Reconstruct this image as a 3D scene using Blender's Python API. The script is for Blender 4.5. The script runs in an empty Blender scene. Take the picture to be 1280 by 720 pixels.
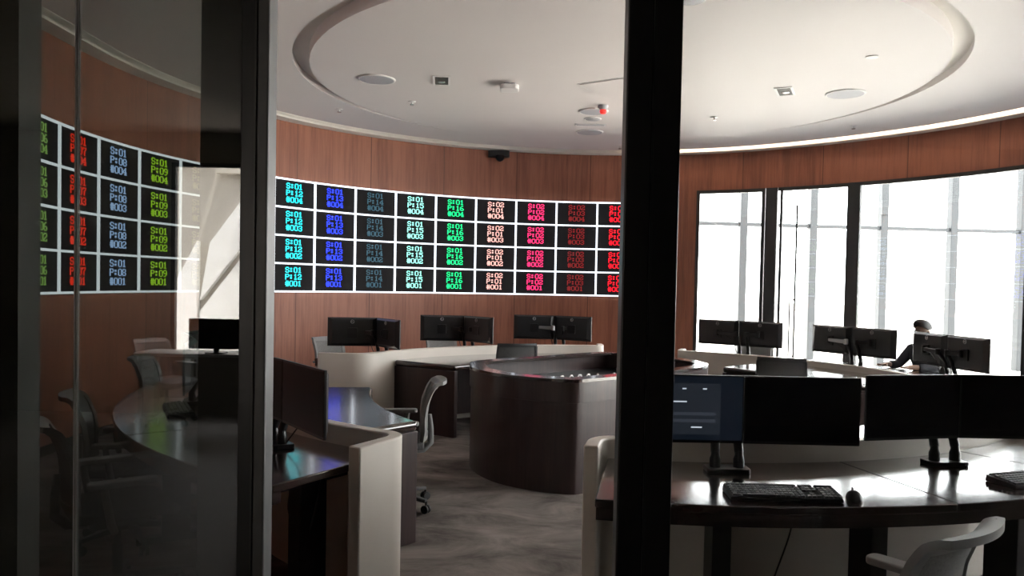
import bpy, math, random
from mathutils import Vector, Matrix, Euler
PI = math.pi
R = math.radians
random.seed(7)
C = bpy.context.scene.collection

# ------------------------------------------------------------------ camera
F_PX = 967.0
PITCH, ROLL, CY = 1.5, 1.15, 380.3
EYE = Vector((0, 0, 1.6))
cam_d = bpy.data.cameras.new('camera')
cam = bpy.data.objects.new('camera', cam_d)
C.objects.link(cam)
cam_d.sensor_width = 36.0
cam_d.lens = 36.0 * F_PX / 1280.0
cam_d.shift_y = (CY - 360.0) / 1280.0
cam_d.clip_start = 0.02
cam_d.clip_end = 300
cam.matrix_world = (Matrix.Translation(EYE) @ Matrix.Rotation(R(90 - PITCH), 4, 'X')
                    @ Matrix.Rotation(R(ROLL), 4, 'Z'))
bpy.context.scene.camera = cam

# ------------------------------------------------------------------ world, sun, exposure
world = bpy.data.worlds.new('sky')
bpy.context.scene.world = world
world.use_nodes = True
wb = world.node_tree.nodes['Background']
wb.inputs[0].default_value = (1.0, 0.975, 0.965, 1)
wb.inputs[1].default_value = 15.0
sun_d = bpy.data.lights.new('sun', 'SUN')
sun_d.energy = 28.0
sun_d.angle = R(0.6)
sun_d.color = (1.0, 0.93, 0.82)
sun = bpy.data.objects.new('sun', sun_d)
C.objects.link(sun)
sun.rotation_euler = Vector((0.25, 0.18, 0.95)).to_track_quat('Z', 'Y').to_euler()
vs = bpy.context.scene.view_settings
vs.view_transform = 'Standard'
vs.look = 'None'
vs.exposure = 0.07
vs.gamma = 1.0
vs.use_curve_mapping = False

# ------------------------------------------------------------------ projection helper (photo pixel + real height -> place)
def ray(px, py):
    u = (px - 640.0) / F_PX
    v = -(py - CY) / F_PX
    c, s = math.cos(R(ROLL)), math.sin(R(ROLL))
    r = u * c - v * s
    up = u * s + v * c
    p = R(PITCH)
    return Vector((r, math.cos(p) + up * math.sin(p), -math.sin(p) + up * math.cos(p)))
def at_z(px, py, z):
    d = ray(px, py)
    return EYE + d * ((z - EYE.z) / d.z)

# ------------------------------------------------------------------ materials
MATS = {}
def mat(name, col, rough=0.5, metal=0.0, spec=0.5, coat=0.0, emit=None, es=0.0, noise=None, bump=None):
    m = bpy.data.materials.new(name)
    m.use_nodes = True
    nt = m.node_tree
    b = nt.nodes['Principled BSDF']
    b.inputs['Base Color'].default_value = (*col, 1)
    b.inputs['Roughness'].default_value = rough
    b.inputs['Metallic'].default_value = metal
    b.inputs['Specular IOR Level'].default_value = spec
    b.inputs['Coat Weight'].default_value = coat
    if emit:
        b.inputs['Emission Color'].default_value = (*emit, 1)
        b.inputs['Emission Strength'].default_value = es
    tc = nt.nodes.new('ShaderNodeTexCoord')
    if noise:                      # (scale, amount)
        n = nt.nodes.new('ShaderNodeTexNoise')
        n.inputs['Scale'].default_value = noise[0]
        n.inputs['Detail'].default_value = 5
        nt.links.new(tc.outputs['Object'], n.inputs['Vector'])
        r = nt.nodes.new('ShaderNodeMapRange')
        r.inputs['From Min'].default_value = 0.3
        r.inputs['From Max'].default_value = 0.7
        r.inputs['To Min'].default_value = 1 - noise[1]
        r.inputs['To Max'].default_value = 1 + noise[1]
        nt.links.new(n.outputs['Fac'], r.inputs['Value'])
        x = nt.nodes.new('ShaderNodeVectorMath')
        x.operation = 'SCALE'
        x.inputs[0].default_value = col
        nt.links.new(r.outputs['Result'], x.inputs['Scale'])
        nt.links.new(x.outputs['Vector'], b.inputs['Base Color'])
        if bump:
            bp = nt.nodes.new('ShaderNodeBump')
            bp.inputs['Strength'].default_value = bump
            bp.inputs['Distance'].default_value = 0.01
            nt.links.new(n.outputs['Fac'], bp.inputs['Height'])
            nt.links.new(bp.outputs['Normal'], b.inputs['Normal'])
    MATS[name] = m
    return m

def wood_mat(name, dark, light, rough, gscale, coat=0.0, panels=0.0, zstretch=0.05, spec=0.5):
    m = bpy.data.materials.new(name)
    m.use_nodes = True
    nt = m.node_tree
    N, L = nt.nodes, nt.links
    b = N['Principled BSDF']
    b.inputs['Roughness'].default_value = rough
    b.inputs['Coat Weight'].default_value = coat
    b.inputs['Coat Roughness'].default_value = 0.12
    b.inputs['Specular IOR Level'].default_value = spec
    tc = N.new('ShaderNodeTexCoord')
    mp = N.new('ShaderNodeMapping')
    mp.inputs['Scale'].default_value = (1, 1, zstretch)
    L.new(tc.outputs['Object'], mp.inputs['Vector'])
    n1 = N.new('ShaderNodeTexNoise')
    n1.inputs['Scale'].default_value = gscale
    n1.inputs['Detail'].default_value = 6
    n1.inputs['Roughness'].default_value = 0.65
    L.new(mp.outputs[0], n1.inputs['Vector'])
    n2 = N.new('ShaderNodeTexNoise')
    n2.inputs['Scale'].default_value = gscale * 0.16
    L.new(mp.outputs[0], n2.inputs['Vector'])
    add = N.new('ShaderNodeMath')
    add.operation = 'MULTIPLY_ADD'
    L.new(n2.outputs['Fac'], add.inputs[0])
    add.inputs[1].default_value = 0.6
    L.new(n1.outputs['Fac'], add.inputs[2])
    last = add.outputs[0]
    cr = N.new('ShaderNodeValToRGB')
    cr.color_ramp.elements[0].position = 0.6
    cr.color_ramp.elements[0].color = (*dark, 1)
    cr.color_ramp.elements[1].position = 1.0
    cr.color_ramp.elements[1].color = (*light, 1)
    out = cr.outputs['Color']
    if panels:                     # veneer leaves: each leaf its own tone, a fine joint between leaves
        sp = N.new('ShaderNodeSeparateXYZ')
        L.new(tc.outputs['Object'], sp.inputs[0])
        at = N.new('ShaderNodeMath')
        at.operation = 'ARCTAN2'
        L.new(sp.outputs['Y'], at.inputs[0])
        L.new(sp.outputs['X'], at.inputs[1])
        ml = N.new('ShaderNodeMath')
        ml.operation = 'MULTIPLY'
        ml.inputs[1].default_value = panels
        L.new(at.outputs[0], ml.inputs[0])
        fl = N.new('ShaderNodeMath')
        fl.operation = 'FLOOR'
        L.new(ml.outputs[0], fl.inputs[0])
        wn = N.new('ShaderNodeTexWhiteNoise')
        wn.noise_dimensions = '1D'
        L.new(fl.outputs[0], wn.inputs['W'])
        ad2 = N.new('ShaderNodeMath')
        ad2.operation = 'MULTIPLY_ADD'
        L.new(wn.outputs['Value'], ad2.inputs[0])
        ad2.inputs[1].default_value = 0.16
        L.new(last, ad2.inputs[2])
        last = ad2.outputs[0]
        fr = N.new('ShaderNodeMath')
        fr.operation = 'FRACT'
        L.new(ml.outputs[0], fr.inputs[0])
        lt = N.new('ShaderNodeMath')
        lt.operation = 'LESS_THAN'
        L.new(fr.outputs[0], lt.inputs[0])
        lt.inputs[1].default_value = 0.012
        mx = N.new('ShaderNodeMix')
        mx.data_type = 'RGBA'
        L.new(lt.outputs[0], mx.inputs[0])
        L.new(cr.outputs['Color'], mx.inputs[6])
        mx.inputs[7].default_value = (dark[0] * .7, dark[1] * .7, dark[2] * .7, 1)
        out = mx.outputs[2]
    L.new(last, cr.inputs['Fac'])
    L.new(out, b.inputs['Base Color'])
    MATS[name] = m
    return m

def glass_mat(name, tint, base_r, rough=0.0):
    m = bpy.data.materials.new(name)
    m.use_nodes = True
    nt = m.node_tree
    N, L = nt.nodes, nt.links
    N.remove(N['Principled BSDF'])
    t = N.new('ShaderNodeBsdfTransparent')
    t.inputs[0].default_value = (*tint, 1)
    g = N.new('ShaderNodeBsdfGlossy')
    g.inputs['Roughness'].default_value = rough
    g.inputs['Color'].default_value = (0.95, 0.97, 1, 1)
    fr = N.new('ShaderNodeFresnel')
    fr.inputs['IOR'].default_value = 1.5
    ad = N.new('ShaderNodeMath')
    ad.operation = 'ADD'
    ad.inputs[1].default_value = base_r
    ad.use_clamp = True
    L.new(fr.outputs[0], ad.inputs[0])
    mx = N.new('ShaderNodeMixShader')
    L.new(ad.outputs[0], mx.inputs[0])
    L.new(t.outputs[0], mx.inputs[1])
    L.new(g.outputs[0], mx.inputs[2])
    L.new(mx.outputs[0], N['Material Output'].inputs['Surface'])
    MATS[name] = m
    return m

wood_mat('wall_wood', (0.185, 0.060, 0.034), (0.35, 0.125, 0.070), 0.5, 30, panels=4.45)
wood_mat('desk_wood', (0.020, 0.012, 0.011), (0.042, 0.024, 0.021), 0.2, 22, coat=0.9, zstretch=1.0)
wood_mat('console_wood', (0.026, 0.015, 0.015), (0.050, 0.028, 0.026), 0.36, 40, coat=0.15)
mat('cream_panel', (0.60, 0.55, 0.49), 0.45, noise=(3, 0.03))
mat('ceiling_paint', (0.73, 0.69, 0.675), 0.6, spec=0.3, noise=(1.2, 0.015))
mat('cornice_paint', (0.80, 0.76, 0.70), 0.7, noise=(2, 0.02))
mat('dark_slot', (0.03, 0.03, 0.03), 0.8)
mat('black_frame', (0.012, 0.012, 0.014), 0.35, metal=0.3, noise=(30, 0.1))
mat('window_frame', (0.030, 0.030, 0.032), 0.5, noise=(20, 0.08))
mat('brushed_steel', (0.10, 0.10, 0.10), 0.45, metal=0.3, noise=(12, 0.12))
mat('steel_bright', (0.5, 0.5, 0.5), 0.25, metal=1.0)
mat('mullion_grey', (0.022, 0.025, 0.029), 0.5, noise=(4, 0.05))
mat('plastic_black', (0.012, 0.012, 0.013), 0.38, noise=(60, 0.1))
mat('screen_black', (0.005, 0.005, 0.008), 0.28, spec=0.15)
mat('monitor_back', (0.022, 0.022, 0.024), 0.32, noise=(40, 0.08))
mat('arm_black', (0.014, 0.014, 0.015), 0.3, metal=0.2)
mat('arm_silver', (0.42, 0.43, 0.45), 0.3, metal=0.7)
mat('logo_silver', (0.62, 0.62, 0.62), 0.35, metal=0.3)
mat('key_grey', (0.10, 0.10, 0.105), 0.35)
mat('chair_grey', (0.22, 0.217, 0.213), 0.5, noise=(15, 0.04))
mat('chair_mesh', (0.19, 0.186, 0.182), 0.85, noise=(180, 0.3))
mat('chair_fabric', (0.085, 0.082, 0.085), 0.9, noise=(90, 0.2), bump=0.2)
mat('chair_base', (0.05, 0.05, 0.052), 0.4)
mat('white_plastic', (0.78, 0.77, 0.76), 0.4)
mat('grille_grey', (0.42, 0.42, 0.45), 0.6, noise=(200, 0.2))
mat('red_lens', (0.55, 0.02, 0.02), 0.3, emit=(1, 0.05, 0.04), es=0.6)
mat('skin', (0.23, 0.125, 0.085), 0.55, noise=(20, 0.05))
mat('hair', (0.012, 0.010, 0.010), 0.6, noise=(60, 0.2))
mat('shirt_dark', (0.03, 0.032, 0.04), 0.85, noise=(25, 0.12))
mat('trouser_dark', (0.025, 0.025, 0.03), 0.85, noise=(25, 0.1))
mat('shoe_black', (0.01, 0.01, 0.01), 0.4)
mat('paving', (0.60, 0.575, 0.545), 0.9, noise=(0.7, 0.08))
mat('lobby_wall', (0.30, 0.27, 0.235), 0.8, noise=(2, 0.05))
mat('lobby_floor', (0.12, 0.105, 0.09), 0.5, noise=(2, 0.1))
mat('streak_white', (0.88, 0.87, 0.85), 0.7, noise=(3, 0.02))
mat('facade_cream', (0.50, 0.465, 0.41), 0.8, noise=(3, 0.03))
mat('pillar_dark', (0.045, 0.038, 0.032), 0.6, noise=(8, 0.1))
mat('seal_grey', (0.35, 0.34, 0.34), 0.4)
mat('led_black', (0.010, 0.009, 0.009), 0.8, spec=0.1, emit=(0.9, 0.85, 0.9), es=0.010)
mat('led_line', (0.1, 0.1, 0.1), 0.5, emit=(0.86, 0.92, 1.0), es=2.0)
mat('ui_navy', (0.01, 0.012, 0.02), 0.3, emit=(0.10, 0.16, 0.27), es=0.045)
mat('ui_slate', (0.01, 0.012, 0.02), 0.3, emit=(0.22, 0.27, 0.36), es=0.07)
mat('ui_bar', (0.01, 0.012, 0.02), 0.3, emit=(0.4, 0.46, 0.6), es=0.09)
mat('ui_text', (0.1, 0.1, 0.1), 0.3, emit=(0.8, 0.88, 1.0), es=0.75)
glass_mat('front_glass', (0.48, 0.50, 0.48), 0.045)
glass_mat('clear_glass', (0.93, 0.94, 0.94), 0.0)
glass_mat('window_glass', (0.92, 0.94, 0.94), 0.0)

def carpet():
    m = bpy.data.materials.new('carpet')
    m.use_nodes = True
    nt = m.node_tree
    N, L = nt.nodes, nt.links
    b = N['Principled BSDF']
    b.inputs['Roughness'].default_value = 0.95
    b.inputs['Specular IOR Level'].default_value = 0.1
    tc = N.new('ShaderNodeTexCoord')
    mp = N.new('ShaderNodeMapping')
    mp.inputs['Scale'].default_value = (1.1, 1.9, 1)
    mp.inputs['Rotation'].default_value = (0, 0, 0.25)
    L.new(tc.outputs['Object'], mp.inputs['Vector'])
    n = N.new('ShaderNodeTexNoise')
    n.inputs['Scale'].default_value = 1.5
    n.inputs['Detail'].default_value = 9
    n.inputs['Roughness'].default_value = 0.68
    n.inputs['Distortion'].default_value = 0.6
    L.new(mp.outputs[0], n.inputs['Vector'])
    cr = N.new('ShaderNodeValToRGB')
    cr.color_ramp.elements[0].position = 0.36
    cr.color_ramp.elements[0].color = (0.105, 0.092, 0.085, 1)
    cr.color_ramp.elements[1].position = 0.66
    cr.color_ramp.elements[1].color = (0.30, 0.265, 0.245, 1)
    L.new(n.outputs['Fac'], cr.inputs['Fac'])
    L.new(cr.outputs['Color'], b.inputs['Base Color'])
    n2 = N.new('ShaderNodeTexNoise')
    n2.inputs['Scale'].default_value = 260
    L.new(tc.outputs['Object'], n2.inputs['Vector'])
    bp = N.new('ShaderNodeBump')
    bp.inputs['Strength'].default_value = 0.4
    bp.inputs['Distance'].default_value = 0.004
    L.new(n2.outputs['Fac'], bp.inputs['Height'])
    L.new(bp.outputs[0], b.inputs['Normal'])
    MATS['carpet'] = m
carpet()

# ------------------------------------------------------------------ mesh builder
class MB:
    def __init__(s):
        s.v, s.f = [], []
    def add(s, vs_, fs):
        o = len(s.v)
        s.v += [tuple(p) for p in vs_]
        s.f += [tuple(o + i for i in f) for f in fs]
        return s
    def box(s, c, d, rz=0, M=None):
        x, y, z = d[0] / 2, d[1] / 2, d[2] / 2
        vs_ = [Vector((a * x, b * y, e * z)) for e in (-1, 1) for b in (-1, 1) for a in (-1, 1)]
        T = M if M is not None else Matrix.Rotation(rz, 4, 'Z')
        vs_ = [Vector(c) + (T @ p) for p in vs_]
        return s.add(vs_, [(0, 2, 3, 1), (4, 5, 7, 6), (0, 1, 5, 4), (2, 6, 7, 3), (0, 4, 6, 2), (1, 3, 7, 5)])
    def prism(s, pts, z0, z1):
        n = len(pts)
        a = sum(pts[i][0] * pts[(i + 1) % n][1] - pts[(i + 1) % n][0] * pts[i][1] for i in range(n))
        if a < 0:
            pts = pts[::-1]
        vs_ = [(p[0], p[1], z0) for p in pts] + [(p[0], p[1], z1) for p in pts]
        fs = [tuple(range(n))[::-1], tuple(range(n, 2 * n))]
        fs += [(i, (i + 1) % n, n + (i + 1) % n, n + i) for i in range(n)]
        return s.add(vs_, fs)
    def ann(s, c, r0, r1, a0, a1, z0, z1, n=24):
        fr0 = r0 if callable(r0) else (lambda t: r0)
        fr1 = r1 if callable(r1) else (lambda t: r1)
        vs_, fs = [], []
        for i in range(n + 1):
            t = a0 + (a1 - a0) * i / n
            ca, sa = math.cos(t), math.sin(t)
            p, q = fr0(t), fr1(t)
            vs_ += [(c[0] + p * ca, c[1] + p * sa, z0), (c[0] + q * ca, c[1] + q * sa, z0),
                    (c[0] + q * ca, c[1] + q * sa, z1), (c[0] + p * ca, c[1] + p * sa, z1)]
        for i in range(n):
            k, l = 4 * i, 4 * i + 4
            for j in range(4):
                jj = (j + 1) % 4
                fs.append((k + j, l + j, l + jj, k + jj))
        fs += [(3, 2, 1, 0), (4 * n, 4 * n + 1, 4 * n + 2, 4 * n + 3)]
        return s.add(vs_, fs)
    def tube(s, pts, r, n=8, closed=False):
        pts = [Vector(p) for p in pts]
        rs = r if isinstance(r, (list, tuple)) else [r] * len(pts)
        vs_, fs = [], []
        up = None
        m = len(pts)
        for i, p in enumerate(pts):
            if closed:
                d = pts[(i + 1) % m] - pts[i - 1]
            else:
                d = pts[min(i + 1, m - 1)] - pts[max(i - 1, 0)]
            d.normalize()
            if up is None:
                up = Vector((0, 0, 1)) if abs(d.z) < 0.9 else Vector((0, 1, 0))
            a = d.cross(up).normalized()
            up = a.cross(d).normalized()
            for k in range(n):
                t = 2 * PI * k / n
                vs_.append(p + (a * math.cos(t) + up * math.sin(t)) * rs[i])
        for i in range(m if closed else m - 1):
            for k in range(n):
                a_, b_ = i * n + k, i * n + (k + 1) % n
                j = ((i + 1) % m) * n
                fs.append((a_, b_, j + (k + 1) % n, j + k))
        if not closed:
            fs += [tuple(range(n))[::-1], tuple((m - 1) * n + k for k in range(n))]
        return s.add(vs_, fs)
    def beam(s, p, q, w0, h0, w1=None, h1=None, up=(0, 0, 1)):
        p, q = Vector(p), Vector(q)
        w1 = w0 if w1 is None else w1
        h1 = h0 if h1 is None else h1
        d = (q - p).normalized()
        a = d.cross(Vector(up))
        a = a.normalized() if a.length > 1e-4 else Vector((1, 0, 0))
        u = a.cross(d)
        vs_ = []
        for c, w, h in ((p, w0, h0), (q, w1, h1)):
            for sx, sz in ((-1, -1), (1, -1), (1, 1), (-1, 1)):
                vs_.append(c + a * (sx * w / 2) + u * (sz * h / 2))
        return s.add(vs_, [(0, 1, 2, 3), (7, 6, 5, 4), (0, 4, 5, 1), (1, 5, 6, 2), (2, 6, 7, 3), (3, 7, 4, 0)])
    def lathe(s, prof, c=(0, 0, 0), n=24, M=None):
        vs_, fs = [], []
        m = len(prof)
        for i in range(n):
            t = 2 * PI * i / n
            for r, z in prof:
                p = Vector((r * math.cos(t), r * math.sin(t), z))
                if M is not None:
                    p = M @ p
                vs_.append(Vector(c) + p)
        for i in range(n):
            j = (i + 1) % n
            for k in range(m - 1):
                fs.append((i * m + k, j * m + k, j * m + k + 1, i * m + k + 1))
        fs.append(tuple(i * m for i in range(n))[::-1])
        fs.append(tuple(i * m + m - 1 for i in range(n)))
        return s.add(vs_, fs)
    def rbox(s, c, d, r, n=4, M=None):      # box with rounded vertical corners
        x, y = d[0] / 2 - r, d[1] / 2 - r
        pts = []
        for sx, sy, a in ((1, 1, 0), (-1, 1, 90), (-1, -1, 180), (1, -1, 270)):
            for i in range(n + 1):
                t = R(a + 90 * i / n)
                pts.append((sx * x + r * math.cos(t), sy * y + r * math.sin(t)))
        m = len(pts)
        vs_ = [Vector((p[0], p[1], z)) for z in (-d[2] / 2, d[2] / 2) for p in pts]
        if M is not None:
            vs_ = [M @ p for p in vs_]
        vs_ = [Vector(c) + p for p in vs_]
        fs = [tuple(range(m))[::-1], tuple(range(m, 2 * m))] + [(i, (i + 1) % m, m + (i + 1) % m, m + i) for i in range(m)]
        return s.add(vs_, fs)
    def sheet(s, fn, nu, nv, th, us=(-1, 1), vsr=(0, 1)):   # thick curved sheet, fn(u,v)->point, thickness along +normal dir fn2
        front, back = [], []
        for j in range(nv + 1):
            for i in range(nu + 1):
                u = us[0] + (us[1] - us[0]) * i / nu
                v = vsr[0] + (vsr[1] - vsr[0]) * j / nv
                p = Vector(fn(u, v))
                e = 1e-3
                du = Vector(fn(u + e, v)) - p
                dv = Vector(fn(u, v + e)) - p
                nn = du.cross(dv).normalized()
                front.append(p + nn * th / 2)
                back.append(p - nn * th / 2)
        o = len(front)
        w = nu + 1
        fs = []
        for j in range(nv):
            for i in range(nu):
                a = j * w + i
                fs.append((a, a + 1, a + w + 1, a + w))
                fs.append((o + a, o + a + w, o + a + w + 1, o + a + 1))
        for i in range(nu):
            a = i
            fs.append((a, o + a, o + a + 1, a + 1))
            a = nv * w + i
            fs.append((a, a + 1, o + a + 1, o + a))
        for j in range(nv):
            a = j * w
            fs.append((a, a + w, o + a + w, o + a))
            a = j * w + nu
            fs.append((a, o + a, o + a + w, a + w))
        return s.add(front + back, fs)
    def build(s, name, m, parent=None, bevel=0, smooth=False, origin=None, seg=2):
        me = bpy.data.meshes.new(name)
        vs_ = s.v
        if origin is not None:
            vs_ = [(p[0] - origin[0], p[1] - origin[1], p[2] - origin[2]) for p in vs_]
        me.from_pydata(vs_, [], s.f)
        me.validate()
        import bmesh
        bm = bmesh.new()
        bm.from_mesh(me)
        bmesh.ops.recalc_face_normals(bm, faces=bm.faces)
        bm.to_mesh(me)
        bm.free()
        o = bpy.data.objects.new(name, me)
        if origin is not None:
            o.location = origin
        me.materials.append(MATS[m] if isinstance(m, str) else m)
        C.objects.link(o)
        if parent is not None:
            o.parent = parent
        if smooth:
            for p in me.polygons:
                p.use_smooth = True
            me.set_sharp_from_angle(angle=R(38))
        if bevel:
            b = o.modifiers.new('bevel', 'BEVEL')
            b.width = bevel
            b.segments = seg
            b.limit_method = 'ANGLE'
            b.angle_limit = R(40)
        return o

def tag(o, label, cat, group=None):
    o['label'] = label
    o['category'] = cat
    if group:
        o['group'] = group
    return o
def thing(name, label, cat, loc=(0, 0, 0), rz=0, group=None):
    o = bpy.data.objects.new(name, None)
    o.empty_display_size = 0.1
    C.objects.link(o)
    o.location = loc
    o.rotation_euler = (0, 0, rz)
    return tag(o, label, cat, group)
def struct(name, mb, m, bevel=0, smooth=False, origin=None, parent=None):
    o = mb.build(name, m, parent, bevel, smooth, origin)
    if parent is None:
        o['kind'] = 'structure'
    return o
def dup(root, loc=None, rz=None, label=None, group=None):
    def rec(o, par):
        c = o.copy()
        C.objects.link(c)
        if par is not None:
            c.parent = par
        for ch in [x for x in kids.get(o.name, [])]:
            rec(ch, c)
        return c
    kids = {}
    for x in bpy.data.objects:
        if x.parent is not None:
            kids.setdefault(x.parent.name, []).append(x)
    r = rec(root, None)
    if loc is not None:
        r.location = loc
    if rz is not None:
        r.rotation_euler = (0, 0, rz)
    if label:
        r['label'] = label
    if group:
        r['group'] = group
    return r

# ------------------------------------------------------------------ room plan
W = (1.25, 7.25)
CH = 3.75
FRONT = 1.70                      # plane of the glazed front
def wall_r(t):                    # plan: a round room whose near half runs straight out to the glazed front
    d = math.degrees(t) % 360
    k = min(max((d - 40) / 38.0, 0), 1) if d < 180 else (1.0 if d < 270 else 0.0)
    base = 5.20 + (5.36 - 5.20) * k * k * (3 - 2 * k)
    if d > 180:
        ct, st = abs(math.cos(t)), abs(math.sin(t))
        return min(base / max(ct, 1e-3), (W[1] - FRONT - 0.05) / max(st, 1e-3))
    return base
def wp(deg, dr=0.0, z=0.0):
    t = R(deg)
    r = wall_r(t) + dr
    return (W[0] + r * math.cos(t), W[1] + r * math.sin(t), z)
def wall_ann(mb, a0, a1, d0, d1, z0, z1, n):
    return mb.ann(W, lambda t: wall_r(t) + d0, lambda t: wall_r(t) + d1, R(a0), R(a1), z0, z1, n)

# floor
fm = MB()
fm.ann(W, 0.0, lambda t: wall_r(t) + 0.04, 0, 2 * PI, -0.05, 0.0, 120)
struct('floor', fm, 'carpet')
struct('floor_lobby', MB().box((0, -2.0, -0.055), (12.4, 7.5, 0.1)), 'lobby_floor')
# wood wall
o3 = (W[0], W[1], 0)
struct('wall_back', wall_ann(MB(), 72, 181, 0.0, 0.15, 0, CH + 0.1, 80), 'wall_wood', origin=o3, smooth=True)
struct('wall_left', wall_ann(MB(), 181, 227, 0.0, 0.15, 0, CH + 0.1, 20), 'wall_wood', origin=o3, smooth=True)
struct('wall_right', wall_ann(MB(), -35, 72, 0.0, 0.15, 3.14, CH + 0.1, 60), 'wall_wood', origin=o3, smooth=True)
struct('wall_front', wall_ann(MB(), 313, 326, 0.0, 0.15, 0, CH + 0.1, 8), 'wall_wood', origin=o3, smooth=True)
struct('baseboard_back', wall_ann(MB(), 72, 200, -0.012, 0.001, 0, 0.09, 80), 'desk_wood', smooth=True)

# ceiling: outer ring, shadow gap, slightly lowered round centre
RC, RO, RI = (1.04, 8.30), 3.30, 3.14
def out_r(t, inset=0.0):          # distance from RC to the room outline along t
    lo, hi = 0.5, 12.0
    for _ in range(30):
        m_ = (lo + hi) / 2
        x, y = RC[0] + m_ * math.cos(t) - W[0], RC[1] + m_ * math.sin(t) - W[1]
        if math.hypot(x, y) < wall_r(math.atan2(y, x)) - inset:
            lo = m_
        else:
            hi = m_
    return lo
struct('ceiling', MB().ann(RC, RO, lambda t: out_r(t, 0.30), 0, 2 * PI, CH, CH + 0.12, 120), 'ceiling_paint', smooth=True)
struct('ceiling_centre', MB().lathe([(RI - 0.001, CH - 0.035), (RI, CH - 0.03), (RI, CH + 0.08)], (RC[0], RC[1], 0), 120), 'ceiling_paint', smooth=True)
struct('ceiling_recess', MB().ann(RC, RI - 0.05, RO + 0.05, 0, 2 * PI, CH + 0.075, CH + 0.14, 120), 'cornice_paint', smooth=True)
struct('trim_1', wall_ann(MB(), -35, 227, -0.20, 0.02, CH - 0.035, CH + 0.1, 120), 'cornice_paint', smooth=True)
struct('trim_2', wall_ann(MB(), -35, 227, -0.32, -0.18, CH + 0.05, CH + 0.1, 120), 'cornice_paint', smooth=True)
struct('ceiling_near', MB().box((1.2, 1.95, CH + 0.11), (11.6, 0.7, 0.2)), 'ceiling_paint')
struct('roof', MB().box((0.5, 0.55, CH + 0.30), (14.0, 13.3, 0.2)).ann(W, 0.0, 6.5, 0, PI, CH + 0.20, CH + 0.40, 60), 'lobby_wall')  # roof; unseen overhang added past the windows to block the sun
cv = thing('added_light_strip', 'added warm light strip in the ceiling gap, brightening the window side wood', 'light strip', wp(30, -0.25, CH))  # glowing strip added to brighten the wood band above the windows
mat('added_strip_glow', (.9, .85, .8), .5, emit=(1.0, .80, .62), es=16.0)
q = wall_ann(MB(), -33, 84, -0.262, -0.24, CH + 0.03, CH + 0.045, 80).build('strip', 'added_strip_glow', cv, smooth=True)
q.location = tuple(-x for x in cv.location)
# linear air diffuser in the perimeter gap on the left
ld = thing('linear_diffuser', 'long curved slotted air grille along the left edge of the ceiling', 'air grille', wp(165, -0.25, CH))
q = wall_ann(MB(), 118, 200, -0.302, -0.198, CH + 0.004, CH + 0.02, 60).build('grille_back', 'dark_slot', ld, smooth=True)
q.location = tuple(-x for x in ld.location)
for k in range(5):
    g = wall_ann(MB(), 118, 200, -0.302 + k * 0.0245, -0.296 + k * 0.0245, CH - 0.008, CH + 0.004, 60)
    q = g.build('grille_blade', 'cornice_paint', None, smooth=True)
    q.parent = ld
    q.location = tuple(-x for x in ld.location)

# ------------------------------------------------------------------ windows on the right
def win_bar(mb, deg, w, d, z0, z1):
    p = wp(deg, 0.03)
    return mb.box((p[0], p[1], (z0 + z1) / 2), (d, w, z1 - z0), R(deg))
WT = 3.14
bays = [(72, 60.7), (46.2, 21.5), (21.5, -3), (-3, -34)]
for i, (a, b) in enumerate(bays):
    fr = wall_ann(MB(), b + .1, a - .1, -0.01, 0.07, WT - 0.05, WT, 20)
    wall_ann(fr, b + .1, a - .1, -0.01, 0.07, 0.0, 0.06, 20)
    for d_, w_ in (((a - 0.25, 0.05), (b + 0.3, 0.05)) if i == 0 else ((a - 0.3, 0.05), (b + 0.15, 0.05))):
        win_bar(fr, d_, w_, 0.08, 0, WT)
    w = struct('window_%d' % (i + 1), fr, 'window_frame', smooth=False)
    wall_ann(MB(), b + .3, a - .3, 0.025, 0.035, 0.05, WT - 0.04, 24).build('window_pane', 'window_glass', w, smooth=True)
dr = wall_ann(MB(), 47.6, 58.6, -0.01, 0.07, WT - 0.05, WT, 8)
p = 0
for d_, w_ in ((59.65, 0.17), (46.85, 0.13)):
    win_bar(dr, d_, w_, 0.09, 0, WT)
for d_, w_ in ((58.1, 0.035), ):
    win_bar(dr, d_, w_, 0.05, 0, WT)
door = struct('door_1', dr, 'window_frame')
wall_ann(MB(), 47.6, 58.0, 0.025, 0.037, 0.02, WT - 0.05, 8).build('door_pane', 'window_glass', door, smooth=True)
h = MB()
hp = wp(55.35, -0.05)
h.tube([(hp[0], hp[1], 0.55), (hp[0], hp[1], 2.86)], 0.014, 10)
hq = wp(56.15, -0.05)
h.tube([(hp[0], hp[1], 1.45), (hq[0], hq[1], 1.45), (hq[0], hq[1], 0.6), (hp[0], hp[1], 0.6)], 0.012, 8)
for z in (0.7, 1.3, 2.6):
    q = wp(55.35, 0.03)
    h.tube([(hp[0], hp[1], z), (q[0], q[1], z)], 0.008, 6)
h.build('door_handle', 'window_frame', door, smooth=True)

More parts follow.
